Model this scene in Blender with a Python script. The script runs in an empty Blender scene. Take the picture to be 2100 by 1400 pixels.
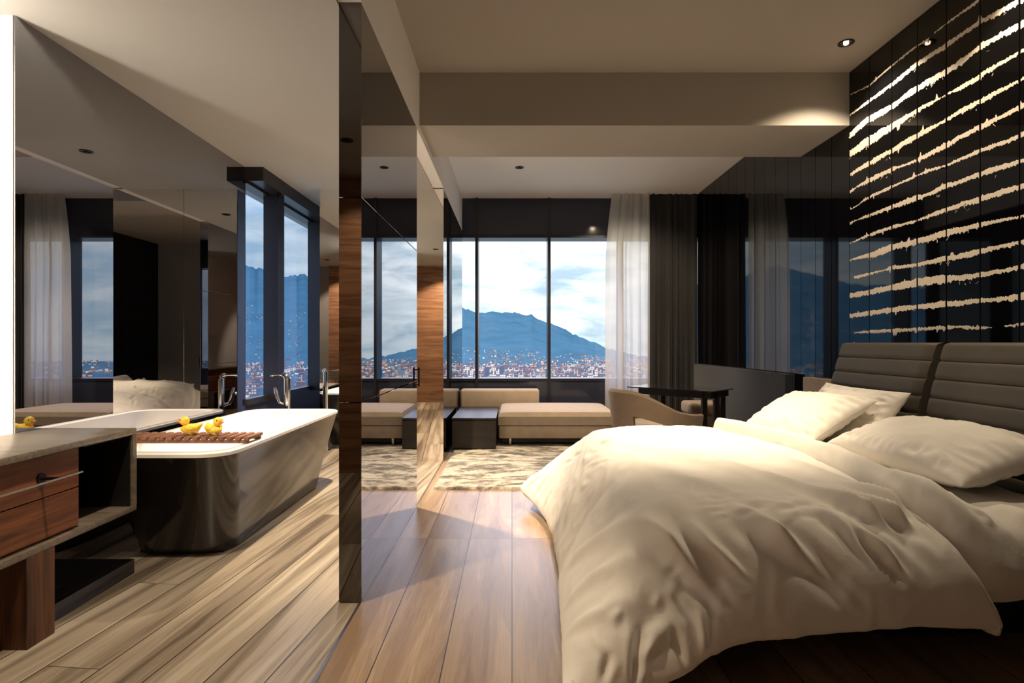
import bpy, bmesh, math, random
import numpy as np
from mathutils import Vector, Matrix, noise

# ---------------------------------------------------------------- scene, camera, sky, exposure
SC = bpy.context.scene
COL = SC.collection
PI = math.pi
F, HC, HY = 1150.0, 1.115, 703.0          # focal length in photo pixels, eye height, horizon row

cam_data = bpy.data.cameras.new('camera')
cam_data.sensor_width = 36.0
cam_data.lens = 36.0 * F / 2100.0
cam_data.shift_y = (HY - 700.0) / 2100.0
cam_data.clip_start, cam_data.clip_end = 0.05, 20000.0
cam = bpy.data.objects.new('camera', cam_data)
cam.location = (0, 0, HC)
cam.rotation_euler = (PI / 2, 0, 0)
COL.objects.link(cam)
SC.camera = cam

SC.view_settings.view_transform = 'Standard'
SC.view_settings.look = 'None'
SC.view_settings.exposure = 0.0
SC.view_settings.gamma = 1.0
SC.cycles.max_bounces = 10
SC.cycles.diffuse_bounces = 5
SC.cycles.glossy_bounces = 6
SC.cycles.transparent_max_bounces = 12
SC.cycles.caustics_refractive = False
SC.cycles.sample_clamp_indirect = 6.0
SC.cycles.use_denoising = True


def lin(c):
    return c / 12.92 if c <= 0.04045 else ((c + 0.055) / 1.055) ** 2.4


def rgb(r, g, b):
    return (lin(r / 255), lin(g / 255), lin(b / 255), 1.0)


class Nodes:
    """Small helper that wires shader nodes."""
    def __init__(self, tree):
        self.t = tree
        tree.nodes.clear()

    def n(self, kind, props=None, **ins):
        nd = self.t.nodes.new(kind)
        for k, v in (props or {}).items():
            setattr(nd, k, v)
        for k, v in ins.items():
            key = int(k[1:]) if k[0] == '_' and k[1:].isdigit() else k.replace('_', ' ')
            sock = nd.inputs[key]
            if isinstance(v, bpy.types.NodeSocket):
                self.t.links.new(v, sock)
            else:
                sock.default_value = v
        return nd

    def m(self, op, a, b=0.0, c=0.0):
        return self.n('ShaderNodeMath', {'operation': op}, _0=a, _1=b, _2=c).outputs[0]

    def ramp(self, fac, stops, interp='LINEAR'):
        nd = self.n('ShaderNodeValToRGB', None, Fac=fac)
        cr = nd.color_ramp
        cr.interpolation = interp
        while len(cr.elements) < len(stops):
            cr.elements.new(0.5)
        for e, (p, c) in zip(cr.elements, stops):
            e.position = p
            e.color = c if len(c) == 4 else (*c, 1)
        return nd.outputs['Color']

    def mix(self, fac, a, b, blend='MIX'):
        nd = self.n('ShaderNodeMix', {'data_type': 'RGBA', 'blend_type': blend})
        for k, v in ((0, fac), (6, a), (7, b)):
            if isinstance(v, bpy.types.NodeSocket):
                self.t.links.new(v, nd.inputs[k])
            else:
                nd.inputs[k].default_value = v
        return nd.outputs[2]


# dusk sky: deep blue overhead, bright cloud bank low ahead of the window
world = bpy.data.worlds.new('dusk_sky')
SC.world = world
world.use_nodes = True
w = Nodes(world.node_tree)
tc = w.n('ShaderNodeTexCoord').outputs['Generated']
sep = w.n('ShaderNodeSeparateXYZ', None, Vector=tc)
sx, sy, sz = sep.outputs
zz = w.m('MAXIMUM', sz, 0.0)
cmap = w.n('ShaderNodeMapping', None, Vector=tc, Scale=(1.5, 1.5, 6.0), Location=(0.3, 0.1, 0.55)).outputs[0]
cl = w.n('ShaderNodeTexNoise', None, Vector=cmap, Scale=4.2, Detail=7.0, Roughness=0.55, Distortion=0.5).outputs[0]
cloud = w.ramp(cl, [(0.38, (0, 0, 0)), (0.60, (1, 1, 1))])
clear = w.ramp(zz, [(0.0, (0.46, 0.66, 0.80)), (0.25, (0.50, 0.68, 0.88)), (0.7, (0.30, 0.38, 0.60))])
bank = w.ramp(zz, [(0.0, (0.80, 0.92, 0.97)), (0.2, (0.88, 0.96, 1.02)), (0.45, (0.42, 0.48, 0.64))])
skyc = w.mix(cloud, clear, bank)
dot = w.n('ShaderNodeVectorMath', {'operation': 'DOT_PRODUCT'}, _0=tc, _1=Vector((0.05, 0.95, 0.27)).normalized()).outputs['Value']
glow = w.ramp(dot, [(0.86, (0, 0, 0)), (0.945, (0.2, 0.2, 0.2)), (0.985, (0.7, 0.7, 0.7)), (1.0, (1, 1, 1))])
glowc = w.mix(glow, (0, 0, 0, 1), (0.85, 0.90, 0.92, 1))
puff = w.ramp(cl, [(0.36, (0.25, 0.28, 0.30)), (0.64, (1.2, 1.2, 1.2))])
skyg = w.mix(1.0, skyc, w.mix(1.0, glowc, puff, 'MULTIPLY'), 'ADD')
lofty = w.ramp(sz, [(0.195, (1, 1, 1)), (0.26, (1.7, 1.65, 1.65)), (0.42, (6.2, 5.8, 6.7)), (1.0, (6.4, 6.1, 7.2))])
skyg = w.mix(1.0, skyg, lofty, 'MULTIPLY')
skybg = w.n('ShaderNodeBackground', None, Color=skyg, Strength=1.0).outputs[0]
w.n('ShaderNodeOutputWorld', None, Surface=skybg)

# ---------------------------------------------------------------- geometry helpers


class MB:
    """Collects verts and faces for ONE mesh object."""
    def __init__(self):
        self.v, self.f = [], []

    def add(self, vs, fs):
        k = len(self.v)
        self.v += [tuple(p) for p in vs]
        self.f += [tuple(i + k for i in q) for q in fs]
        return self

    def box(self, x0, x1, y0, y1, z0, z1, bev=0.0, seg=2):
        bm = bmesh.new()
        bmesh.ops.create_cube(bm, size=1)
        for p in bm.verts:
            p.co = Vector((x0 + (p.co.x + .5) * (x1 - x0), y0 + (p.co.y + .5) * (y1 - y0), z0 + (p.co.z + .5) * (z1 - z0)))
        if bev:
            bmesh.ops.bevel(bm, geom=bm.edges[:], offset=bev, segments=seg, affect='EDGES', profile=.5)
        self.bm(bm)
        return self

    def bm(self, bm, mat=None):
        bm.verts.index_update()
        self.add([(mat @ p.co if mat else p.co) for p in bm.verts], [[p.index for p in q.verts] for q in bm.faces])
        bm.free()
        return self

    def cyl(self, a, b, r0, r1=None, n=20, caps=True):
        r1 = r0 if r1 is None else r1
        a, b = Vector(a), Vector(b)
        d = (b - a).normalized()
        u = d.orthogonal().normalized()
        w_ = d.cross(u)
        vs = []
        for c, r in ((a, r0), (b, r1)):
            vs += [c + (u * math.cos(2 * PI * i / n) + w_ * math.sin(2 * PI * i / n)) * r for i in range(n)]
        fs = [(i, (i + 1) % n, n + (i + 1) % n, n + i) for i in range(n)]
        if caps:
            fs += [tuple(range(n - 1, -1, -1)), tuple(range(n, 2 * n))]
        return self.add(vs, fs)

    def tube(self, pts, r, n=12):
        pts = [Vector(p) for p in pts]
        rs = r if isinstance(r, (list, tuple)) else [r] * len(pts)
        vs, u = [], None
        for i, p in enumerate(pts):
            d = (pts[min(i + 1, len(pts) - 1)] - pts[max(i - 1, 0)]).normalized()
            u = (u - d * u.dot(d)).normalized() if u is not None else d.orthogonal().normalized()
            w_ = d.cross(u)
            vs += [p + (u * math.cos(2 * PI * k / n) + w_ * math.sin(2 * PI * k / n)) * rs[i] for k in range(n)]
        fs = []
        for i in range(len(pts) - 1):
            fs += [(i * n + k, i * n + (k + 1) % n, (i + 1) * n + (k + 1) % n, (i + 1) * n + k) for k in range(n)]
        fs += [tuple(range(n - 1, -1, -1)), tuple(range((len(pts) - 1) * n, len(pts) * n))]
        return self.add(vs, fs)

    def lathe(self, prof, c=(0, 0, 0), n=24):
        vs = [(c[0] + r * math.cos(2 * PI * k / n), c[1] + r * math.sin(2 * PI * k / n), c[2] + z) for r, z in prof for k in range(n)]
        fs = []
        for i in range(len(prof) - 1):
            fs += [(i * n + k, i * n + (k + 1) % n, (i + 1) * n + (k + 1) % n, (i + 1) * n + k) for k in range(n)]
        return self.add(vs, fs)

    def grid(self, fn, nu, nv, wrap_u=False):
        vs = [fn(i / nu, j / nv) for j in range(nv + 1) for i in range(nu + (0 if wrap_u else 1))]
        k = nu if wrap_u else nu + 1
        fs = [(j * k + i, j * k + (i + 1) % k, (j + 1) * k + (i + 1) % k, (j + 1) * k + i) for j in range(nv) for i in range(nu)]
        return self.add(vs, fs)

    def blob(self, c, r, n=20, m=12, rot=None):
        rot = rot or Matrix.Identity(3)
        def fn(u, v):
            a, b = 2 * PI * u, -PI / 2 + PI * v
            return Vector(c) + rot @ Vector((r[0] * math.cos(b) * math.cos(a), r[1] * math.cos(b) * math.sin(a), r[2] * math.sin(b)))
        return self.grid(fn, n, m, True)

    def build(self, name, mat, parent=None, smooth=False, flip=False):
        off = parent_loc(parent)
        me = bpy.data.meshes.new(name)
        me.from_pydata([(p[0] - off[0], p[1] - off[1], p[2] - off[2]) for p in self.v], [], self.f)
        me.materials.append(mat)
        if smooth:
            me.polygons.foreach_set('use_smooth', [True] * len(me.polygons))
            me.set_sharp_from_angle(angle=math.radians(40))
        me.validate()
        bm = bmesh.new()
        bm.from_mesh(me)
        bmesh.ops.recalc_face_normals(bm, faces=bm.faces[:])
        bm.to_mesh(me)
        bm.free()
        o = bpy.data.objects.new(name, me)
        COL.objects.link(o)
        o.parent = parent
        return o


def parent_loc(p):
    q = Vector((0, 0, 0))
    while p is not None:
        q += p.location
        p = p.parent
    return q


def tag(o, label=None, cat=None, group=None, kind=None):
    for k, v in (('label', label), ('category', cat), ('group', group), ('kind', kind)):
        if v:
            o[k] = v
    return o


def thing(name, label, cat, loc=(0, 0, 0), rz=0.0, group=None, kind=None):
    o = bpy.data.objects.new(name, None)
    o.empty_display_size = 0.1
    o.location = loc
    o.rotation_euler = (0, 0, rz)
    COL.objects.link(o)
    return tag(o, label, cat, group, kind)


def box(name, mat, b, parent=None, bev=0.0, seg=2):
    return MB().box(*b, bev, seg).build(name, mat, parent, smooth=bev > 0)


def struct(name, mat, b, parent=None, bev=0.0):
    return tag(box(name, mat, b, parent, bev), kind=None if parent else 'structure')


def dup(root, loc, rz=0.0, label=None):
    r = root.copy()
    COL.objects.link(r)
    r.location, r.rotation_euler = loc, (0, 0, rz)
    if label:
        r['label'] = label
    def kids(src, dst):
        for ch in src.children:
            c = ch.copy()
            COL.objects.link(c)
            c.parent = dst
            kids(ch, c)
    kids(root, r)
    return r


# ---------------------------------------------------------------- materials
def new_mat(name):
    m = bpy.data.materials.new(name)
    m.use_nodes = True
    return m, Nodes(m.node_tree)


def plain(name, col, rough=0.6, metal=0.0, spec=0.5, var=0.0, scale=6.0, bump=0.0, bscale=200.0, sheen=0.0, coat=0.0):
    m, k = new_mat(name)
    tcn = k.n('ShaderNodeTexCoord').outputs['Object']
    c = col
    if var:
        nz = k.n('ShaderNodeTexNoise', None, Vector=tcn, Scale=scale, Detail=5.0).outputs[0]
        dark = tuple(x * (1 - var) for x in col[:3]) + (1,)
        lite = tuple(min(1, x * (1 + var)) for x in col[:3]) + (1,)
        c = k.ramp(nz, [(0.3, dark), (0.7, lite)])
    b = k.n('ShaderNodeBsdfPrincipled', None, Base_Color=c, Roughness=rough, Metallic=metal, Specular_IOR_Level=spec, Sheen_Weight=sheen, Coat_Weight=coat, Coat_Roughness=0.03)
    if bump:
        nb = k.n('ShaderNodeTexNoise', None, Vector=tcn, Scale=bscale, Detail=3.0).outputs[0]
        k.t.links.new(k.n('ShaderNodeBump', None, Strength=bump, Distance=0.01, Height=nb).outputs[0], b.inputs['Normal'])
    k.n('ShaderNodeOutputMaterial', None, Surface=b.outputs[0])
    return m


def emit(name, col, strength, sampled=True):
    m, k = new_mat(name)
    e = k.n('ShaderNodeEmission', None, Color=col, Strength=strength)
    k.n('ShaderNodeOutputMaterial', None, Surface=e.outputs[0])
    if not sampled:
        m.cycles.emission_sampling = 'NONE'
    return m


def wood_planks(name, width, length, angle, stops, rough, stretch=1.0, stagger=True, contrast=1.0, streak=9.0):
    m, k = new_mat(name)
    p = k.n('ShaderNodeMapping', None, Vector=k.n('ShaderNodeTexCoord').outputs['Object'], Rotation=(0, 0, angle)).outputs[0]
    x, y, _z = k.n('ShaderNodeSeparateXYZ', None, Vector=p).outputs
    xw = k.m('DIVIDE', x, width)
    ix = k.m('FLOOR', xw)
    r1 = k.n('ShaderNodeTexWhiteNoise', {'noise_dimensions': '1D'}, W=ix).outputs['Value']
    yl = k.m('ADD', k.m('DIVIDE', k.m('SUBTRACT', y, 3.2), length), r1 if stagger else 0.0)
    iy = k.m('FLOOR', yl)
    r2 = k.n('ShaderNodeTexWhiteNoise', {'noise_dimensions': '2D'}, Vector=k.n('ShaderNodeCombineXYZ', None, X=ix, Y=iy).outputs[0]).outputs['Value']
    # long streaks of figure, shifted per plank
    gx = k.m('ADD', k.m('MULTIPLY', x, streak), k.m('MULTIPLY', r2, 31.0))
    gy = k.m('ADD', k.m('MULTIPLY', y, 0.75 * stretch), k.m('MULTIPLY', r2, 17.0))
    gv = k.n('ShaderNodeCombineXYZ', None, X=gx, Y=gy, Z=r2).outputs[0]
    n1 = k.n('ShaderNodeTexNoise', None, Vector=gv, Scale=1.0, Detail=5.0, Roughness=0.55, Distortion=0.9).outputs[0]
    # fine pores
    fv = k.n('ShaderNodeCombineXYZ', None, X=k.m('MULTIPLY', x, 190.0), Y=k.m('MULTIPLY', y, 5.0), Z=r2).outputs[0]
    n2 = k.n('ShaderNodeTexNoise', None, Vector=fv, Scale=1.0, Detail=2.0).outputs[0]
    # growth rings from contours of the streak noise
    rings = k.m('FRACT', k.m('MULTIPLY', n1, 9.0))
    rl = k.m('MULTIPLY', k.m('ABSOLUTE', k.m('SUBTRACT', rings, 0.5)), 0.16)
    f = k.m('ADD', k.m('ADD', k.m('MULTIPLY', k.m('SUBTRACT', n1, 0.5), contrast), 0.5), k.m('ADD', k.m('MULTIPLY', k.m('SUBTRACT', n2, 0.5), 0.28), k.m('SUBTRACT', rl, 0.04)))
    f = k.m('ADD', f, k.m('MULTIPLY', k.m('SUBTRACT', r2, 0.5), 0.22))
    c = k.ramp(f, stops)
    fx = k.m('FRACT', xw)
    gap = k.m('MAXIMUM', k.m('GREATER_THAN', k.m('ABSOLUTE', k.m('SUBTRACT', fx, 0.5)), 0.5 - 0.0022 / width),
              k.m('GREATER_THAN', k.m('ABSOLUTE', k.m('SUBTRACT', k.m('FRACT', yl), 0.5)), 0.5 - 0.0016 / length))
    c = k.mix(gap, c, (0.02, 0.014, 0.01, 1))
    hgt = k.m('SUBTRACT', k.m('MULTIPLY', n2, 0.25), gap)
    bmp = k.n('ShaderNodeBump', None, Strength=0.25, Distance=0.002, Height=hgt).outputs[0]
    ro = k.m('ADD', rough, k.m('MULTIPLY', k.m('SUBTRACT', n2, 0.5), 0.12))
    b = k.n('ShaderNodeBsdfPrincipled', None, Base_Color=c, Roughness=ro, Normal=bmp, Specular_IOR_Level=0.5)
    k.n('ShaderNodeOutputMaterial', None, Surface=b.outputs[0])
    return m


def veneer(name, stops, axis='X', freq=(1.2, 10, 26), rough=0.35, distort=1.2, spec=0.4):
    """Wood figure running along one axis of the object."""
    m, k = new_mat(name)
    sc = {'X': (freq[0], freq[1], freq[2]), 'Y': (freq[1], freq[0], freq[2]), 'Z': (freq[1], freq[2], freq[0])}[axis]
    p = k.n('ShaderNodeMapping', None, Vector=k.n('ShaderNodeTexCoord').outputs['Object'], Scale=sc).outputs[0]
    n1 = k.n('ShaderNodeTexNoise', None, Vector=p, Scale=1.0, Detail=6.0, Roughness=0.6, Distortion=distort).outputs[0]
    p2 = k.n('ShaderNodeMapping', None, Vector=p, Scale=(6, 6, 6)).outputs[0]
    n2 = k.n('ShaderNodeTexNoise', None, Vector=p2, Scale=1.0, Detail=3.0).outputs[0]
    f = k.m('ADD', k.m('MULTIPLY', n1, 0.8), k.m('MULTIPLY', n2, 0.2))
    c = k.ramp(f, stops)
    b = k.n('ShaderNodeBsdfPrincipled', None, Base_Color=c, Roughness=rough, Specular_IOR_Level=spec)
    k.n('ShaderNodeOutputMaterial', None, Surface=b.outputs[0])
    return m


def mirror(name, col, rough=0.0):
    m, k = new_mat(name)
    b = k.n('ShaderNodeBsdfPrincipled', None, Base_Color=col, Metallic=1.0, Roughness=rough)
    k.n('ShaderNodeOutputMaterial', None, Surface=b.outputs[0])
    return m


def glass_pane(name, tint=(1, 1, 1, 1)):
    m, k = new_mat(name)
    geo = k.n('ShaderNodeNewGeometry')
    cosv = k.m('ABSOLUTE', k.n('ShaderNodeVectorMath', {'operation': 'DOT_PRODUCT'}, _0=geo.outputs['Incoming'], _1=geo.outputs['Normal']).outputs['Value'])
    fr = k.m('ADD', 0.03, k.m('MULTIPLY', 0.9, k.m('POWER', k.m('SUBTRACT', 1.0, cosv), 5.0)))
    tr = k.n('ShaderNodeBsdfTransparent', None, Color=tint).outputs[0]
    gl = k.n('ShaderNodeBsdfGlossy', None, Color=(1, 1, 1, 1), Roughness=0.0).outputs[0]
    k.n('ShaderNodeOutputMaterial', None, Surface=k.n('ShaderNodeMixShader', None, Fac=fr, _1=tr, _2=gl).outputs[0])
    return m


def fabric(name, col, weave=900.0, rough=0.9, bump=0.25, var=0.06, sheen=0.15):
    m, k = new_mat(name)
    tcn = k.n('ShaderNodeTexCoord').outputs['Object']
    nz = k.n('ShaderNodeTexNoise', None, Vector=tcn, Scale=14.0, Detail=4.0).outputs[0]
    thr = k.n('ShaderNodeTexNoise', None, Vector=k.n('ShaderNodeMapping', None, Vector=tcn, Scale=(1, 1, 0.25)).outputs[0], Scale=weave * 0.35, Detail=1.0).outputs[0]
    f = k.m('ADD', k.m('MULTIPLY', nz, 0.5), k.m('MULTIPLY', thr, 0.5))
    c = k.ramp(f, [(0.3, tuple(x * (1 - 2 * var) for x in col[:3])), (0.7, tuple(min(1, x * (1 + 2 * var)) for x in col[:3]))])
    bmp = k.n('ShaderNodeBump', None, Strength=bump, Distance=0.002, Height=thr).outputs[0]
    b = k.n('ShaderNodeBsdfPrincipled', None, Base_Color=c, Roughness=rough, Sheen_Weight=sheen, Normal=bmp, Specular_IOR_Level=0.2)
    k.n('ShaderNodeOutputMaterial', None, Surface=b.outputs[0])
    return m


def cotton(name, col):
    m, k = new_mat(name)
    tcn = k.n('ShaderNodeTexCoord').outputs['Object']
    a = k.n('ShaderNodeTexNoise', None, Vector=k.n('ShaderNodeMapping', None, Vector=tcn, Rotation=(0.3, 0.2, 0.6), Scale=(1.0, 2.6, 1.6)).outputs[0], Scale=9.0, Detail=5.0, Roughness=0.6, Distortion=1.1).outputs[0]
    rid = k.m('ABSOLUTE', k.m('SUBTRACT', a, 0.5))
    bmp = k.n('ShaderNodeBump', None, Strength=0.12, Distance=0.02, Height=rid).outputs[0]
    b = k.n('ShaderNodeBsdfPrincipled', None, Base_Color=col, Roughness=0.85, Sheen_Weight=0.1, Normal=bmp, Specular_IOR_Level=0.2)
    k.n('ShaderNodeOutputMaterial', None, Surface=b.outputs[0])
    return m


def sheer(name, col, clear):
    m, k = new_mat(name)
    d = k.n('ShaderNodeBsdfDiffuse', None, Color=col).outputs[0]
    t = k.n('ShaderNodeBsdfTranslucent', None, Color=col).outputs[0]
    s = k.n('ShaderNodeMixShader', None, Fac=0.5, _1=d, _2=t).outputs[0]
    tr = k.n('ShaderNodeBsdfTransparent', None, Color=(1, 1, 1, 1)).outputs[0]
    k.n('ShaderNodeOutputMaterial', None, Surface=k.n('ShaderNodeMixShader', None, Fac=clear, _1=s, _2=tr).outputs[0])
    return m


M = {}
M['ceiling'] = plain('ceiling_paint', (0.86, 0.84, 0.83, 1), 0.9, spec=0.1, var=0.015, scale=1.5)  # white ceiling, lifted in colour so the window zone reads brighter
M['ceiling_bath_dimmed'] = plain('dimmed_bathroom_ceiling', (0.46, 0.445, 0.425, 1), 0.9, spec=0.1, var=0.015, scale=1.5)  # same white darkened, lower light level put into the colour
M['ceiling_dimmed'] = plain('dimmed_bedroom_ceiling', (0.40, 0.37, 0.335, 1), 0.9, spec=0.1, var=0.015, scale=1.5)  # ceiling white dimmed in colour to make the bedroom side look less lit
M['taupe'] = plain('grey_wall_paint', (0.26, 0.245, 0.24, 1), 0.8, spec=0.2, var=0.03)
M['niche'] = plain('white_niche_paint', (0.85, 0.83, 0.80, 1), 0.7, spec=0.2, var=0.01)
M['oak'] = wood_planks('brown_oak_planks', 0.24, 3.4, 0.0, [(0.15, rgb(94, 74, 56)), (0.45, rgb(138, 114, 90)), (0.62, rgb(158, 134, 108)), (0.88, rgb(192, 170, 142))], 0.33, stagger=False, contrast=.95, streak=8.0)
M['ash'] = wood_planks('streaked_pale_planks', 0.20, 3.1, math.radians(6), [(0.18, rgb(92, 82, 71)), (0.42, rgb(140, 128, 113)), (0.6, rgb(168, 156, 140)), (0.85, rgb(196, 186, 170))], 0.30, stretch=0.5, contrast=1.5, streak=9.0)
M['walnut'] = veneer('walnut_veneer', [(0.28, rgb(88, 58, 42)), (0.45, rgb(128, 90, 66)), (0.6, rgb(158, 116, 86)), (0.78, rgb(188, 148, 114))], 'X', (0.9, 3, 13), 0.4)
M['walnut_red'] = veneer('dark_red_walnut', [(0.3, rgb(58, 34, 24)), (0.48, rgb(112, 66, 42)), (0.6, rgb(134, 82, 54)), (0.75, rgb(148, 96, 66))], 'Y', (1.3, 20, 16), 0.42)
M['walnut_leg'] = veneer('dark_walnut_upright', [(0.3, rgb(50, 32, 22)), (0.5, rgb(96, 62, 42)), (0.7, rgb(124, 84, 58))], 'Z', (1.6, 26, 26), 0.45)
M['grey_wood'] = veneer('grey_limed_wood', [(0.3, rgb(84, 77, 68)), (0.5, rgb(116, 107, 95)), (0.7, rgb(142, 131, 116))], 'X', (1.5, 22, 22), 0.3)
M['mirror_dark'] = mirror('grey_tinted_mirror', (0.34, 0.34, 0.37, 1))
M['mirror_end'] = mirror('near_black_mirror', (0.13, 0.125, 0.12, 1))
M['mirror_mid'] = mirror('smoked_mirror', (0.40, 0.40, 0.43, 1))
M['mirror_clear'] = mirror('clear_mirror', (0.94, 0.92, 0.88, 1))
M['black_gloss'] = None
M['window_frame'] = plain('dark_window_metal', rgb(34, 33, 40), 0.35, spec=0.5, var=0.05)
M['spandrel'] = plain('dark_spandrel_glass', rgb(46, 49, 62), 0.08, spec=0.4)
M['glass'] = glass_pane('window_glass')
M['glass_blue'] = glass_pane('blue_tinted_glass', (0.84, 0.89, 0.95, 1))
M['steel'] = plain('brushed_steel', (0.62, 0.61, 0.60, 1), 0.28, 1.0)
M['chrome'] = plain('chrome', (0.8, 0.8, 0.8, 1), 0.08, 1.0)
M['black_metal'] = plain('black_metal', rgb(22, 21, 22), 0.35, 0.3)
M['void'] = plain('black_recess_shade', rgb(18, 17, 17), 0.5)  # black of recesses and plinths, also painted shade inside the vanity bay
M['tub_outer'] = plain('black_lacquered_tub', rgb(40, 39, 40), 0.10, spec=0.6, var=0.05, scale=3)
M['tub_white'] = plain('white_enamel', (0.90, 0.89, 0.87, 1), 0.12, spec=0.5)
M['teak'] = veneer('brown_teak', [(0.3, rgb(92, 58, 42)), (0.6, rgb(134, 92, 72)), (0.8, rgb(160, 118, 94))], 'Y', (3, 30, 30), 0.6)
M['duck'] = plain('yellow_rubber', rgb(246, 206, 70), 0.35, spec=0.5)
M['beak'] = plain('orange_rubber', rgb(222, 106, 40), 0.4)
M['eye'] = plain('black_eye', rgb(10, 10, 10), 0.2)
M['linen'] = fabric('beige_linen', rgb(176, 159, 140))
M['linen_dark'] = fabric('taupe_wool', rgb(132, 115, 98))
M['grey_felt'] = fabric('dark_grey_felt', rgb(36, 38, 46), weave=500)
M['leather'] = plain('taupe_leather', rgb(84, 79, 71), 0.55, spec=0.3, var=0.05, scale=5, bump=0.06, bscale=350)
M['cotton'] = cotton('white_cotton', (0.80, 0.765, 0.70, 1))
M['pillow'] = cotton('pillow_cotton', (0.80, 0.765, 0.70, 1))
M['mattress'] = fabric('mattress_ticking', rgb(196, 184, 166), weave=400)
M['dark_wood'] = veneer('black_stained_oak', [(0.3, rgb(30, 27, 25)), (0.7, rgb(56, 50, 45))], 'X', (2, 24, 24), 0.35)
M['bed_base'] = plain('black_bed_base', rgb(28, 25, 23), 0.6)
M['drape'] = fabric('charcoal_drape', rgb(44, 43, 44), weave=500)
M['sheer'] = sheer('white_voile', (0.84, 0.81, 0.76, 1), 0.30)
M['tabletop'] = plain('dark_glass_top', rgb(30, 29, 32), 0.03, spec=0.7, coat=1.0)
M['cream'] = plain('cream_paint', rgb(240, 228, 210), 0.55, spec=0.3, var=0.03, scale=14)
M['lens'] = plain('dark_honeycomb_lens', rgb(30, 28, 27), 0.4)
M['socket'] = plain('white_plastic', (0.8, 0.8, 0.78, 1), 0.35)
M['lamp'] = emit('lamp_glow', (1.0, 0.84, 0.62, 1), 14.0, sampled=False)
M['tube'] = emit('tube_glow', (1.0, 0.89, 0.73, 1), 85.0)


def black_panels():
    """High-gloss black lacquer panels, 0.22 m wide, with open joints."""
    m, k = new_mat('black_gloss_panels')
    x, y, z = k.n('ShaderNodeSeparateXYZ', None, Vector=k.n('ShaderNodeTexCoord').outputs['Object']).outputs
    u = k.m('DIVIDE', k.m('SUBTRACT', y, 3.91), 0.2185)
    gap = k.m('GREATER_THAN', k.m('ABSOLUTE', k.m('SUBTRACT', k.m('FRACT', u), 0.5)), 0.5 - 0.0028 / 0.2185)
    c = k.mix(gap, (0.003, 0.003, 0.004, 1), (0.001, 0.001, 0.001, 1))
    ro = k.m('ADD', 0.03, k.m('MULTIPLY', gap, 0.6))
    b = k.n('ShaderNodeBsdfPrincipled', None, Base_Color=c, Roughness=ro, IOR=1.5, Specular_IOR_Level=0.5)
    k.t.links.new(k.m('MULTIPLY', k.m('SUBTRACT', 1.0, gap), 0.5), b.inputs['Specular IOR Level'])
    k.n('ShaderNodeOutputMaterial', None, Surface=b.outputs[0])
    return m


M['black_gloss'] = black_panels()

# ---------------------------------------------------------------- room shell
XP = -0.645            # bedroom face of the mirrored partition
XW = 2.353             # black feature wall
XL = -2.20             # face of the bathroom mirror
YW = 7.28              # window wall
ZB, ZC = 2.565, 3.0    # bathroom and bedroom ceiling heights
YB = -.25              # wall behind the camera

struct('floor', M['oak'], (XP, XW + .1, YB, 7.6, -.2, 0))
struct('floor', M['ash'], (-2.6, XP - .012, YB, 7.6, -.2, 0))
struct('trim_1', M['steel'], (XP - .012, XP, 0.6, 5.28, -.1, .003))
struct('ceiling', M['ceiling_dimmed'], (XP, XW + .1, YB, 3.92, ZC, ZC + .2))
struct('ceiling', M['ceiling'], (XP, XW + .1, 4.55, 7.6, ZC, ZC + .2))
struct('ceiling', M['ceiling_bath_dimmed'], (-2.6, XP - .1, -.12, 7.6, ZB, ZB + .2))
struct('ceiling_beam', M['ceiling_dimmed'], (XP, XW + .05, 3.91, 4.57, 2.631, ZC + .1))
struct('ceiling_bulkhead', M['ceiling'], (XP - .1, XP, YB, YW, 2.575, ZC + .1))
struct('wall_right', M['black_gloss'], (XW, XW + .15, YB, 7.6, 0, ZC + .1))
struct('wall_back', M['taupe'], (-.95, XW + .1, -.28, -.14, -.1, ZC + .1))
struct('wall_bathroom', M['walnut'], (-2.4, -0.95, -.12, 0, 0, ZB))
struct('wall_left', M['niche'], (-2.6, -2.42, -.12, 4.62, 0, ZB))
struct('wall_left', M['niche'], (-2.42, XL, -.02, 2.15, 0, ZB))

# mirror panel on the bathroom wall, its near end washed by the light in the niche beside it
wm = thing('wall_mirror', 'large smoked wall mirror running beside the bathtub from counter to window', 'mirror', (XL, 3.55, 0))
box('backing_panel', M['niche'], (-2.42, XL - .008, 2.48, 4.62, 0, ZB), wm)
box('mirror_glass', M['mirror_mid'], (XL - .008, XL, 2.483, 4.62, 0.0, ZB), wm)

# inner wall: mirrored end facing the camera and mirrored flank facing the lounge
iw = tag(box('wall_inner', M['taupe'], (-1.80, XP - .01, 5.29, YW - .02, 0, ZB)), kind='structure')
box('mirror_panel', M['mirror_clear'], (-1.81, -1.312, 5.28, 5.29, 0, ZB), iw)
box('mirror_panel', M['mirror_clear'], (-1.308, XP, 5.28, 5.29, 0, ZB), iw)
box('mirror_flank', M['mirror_end'], (XP - .01, XP, 5.29, YW - .02, 0, 2.56), iw)

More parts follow.
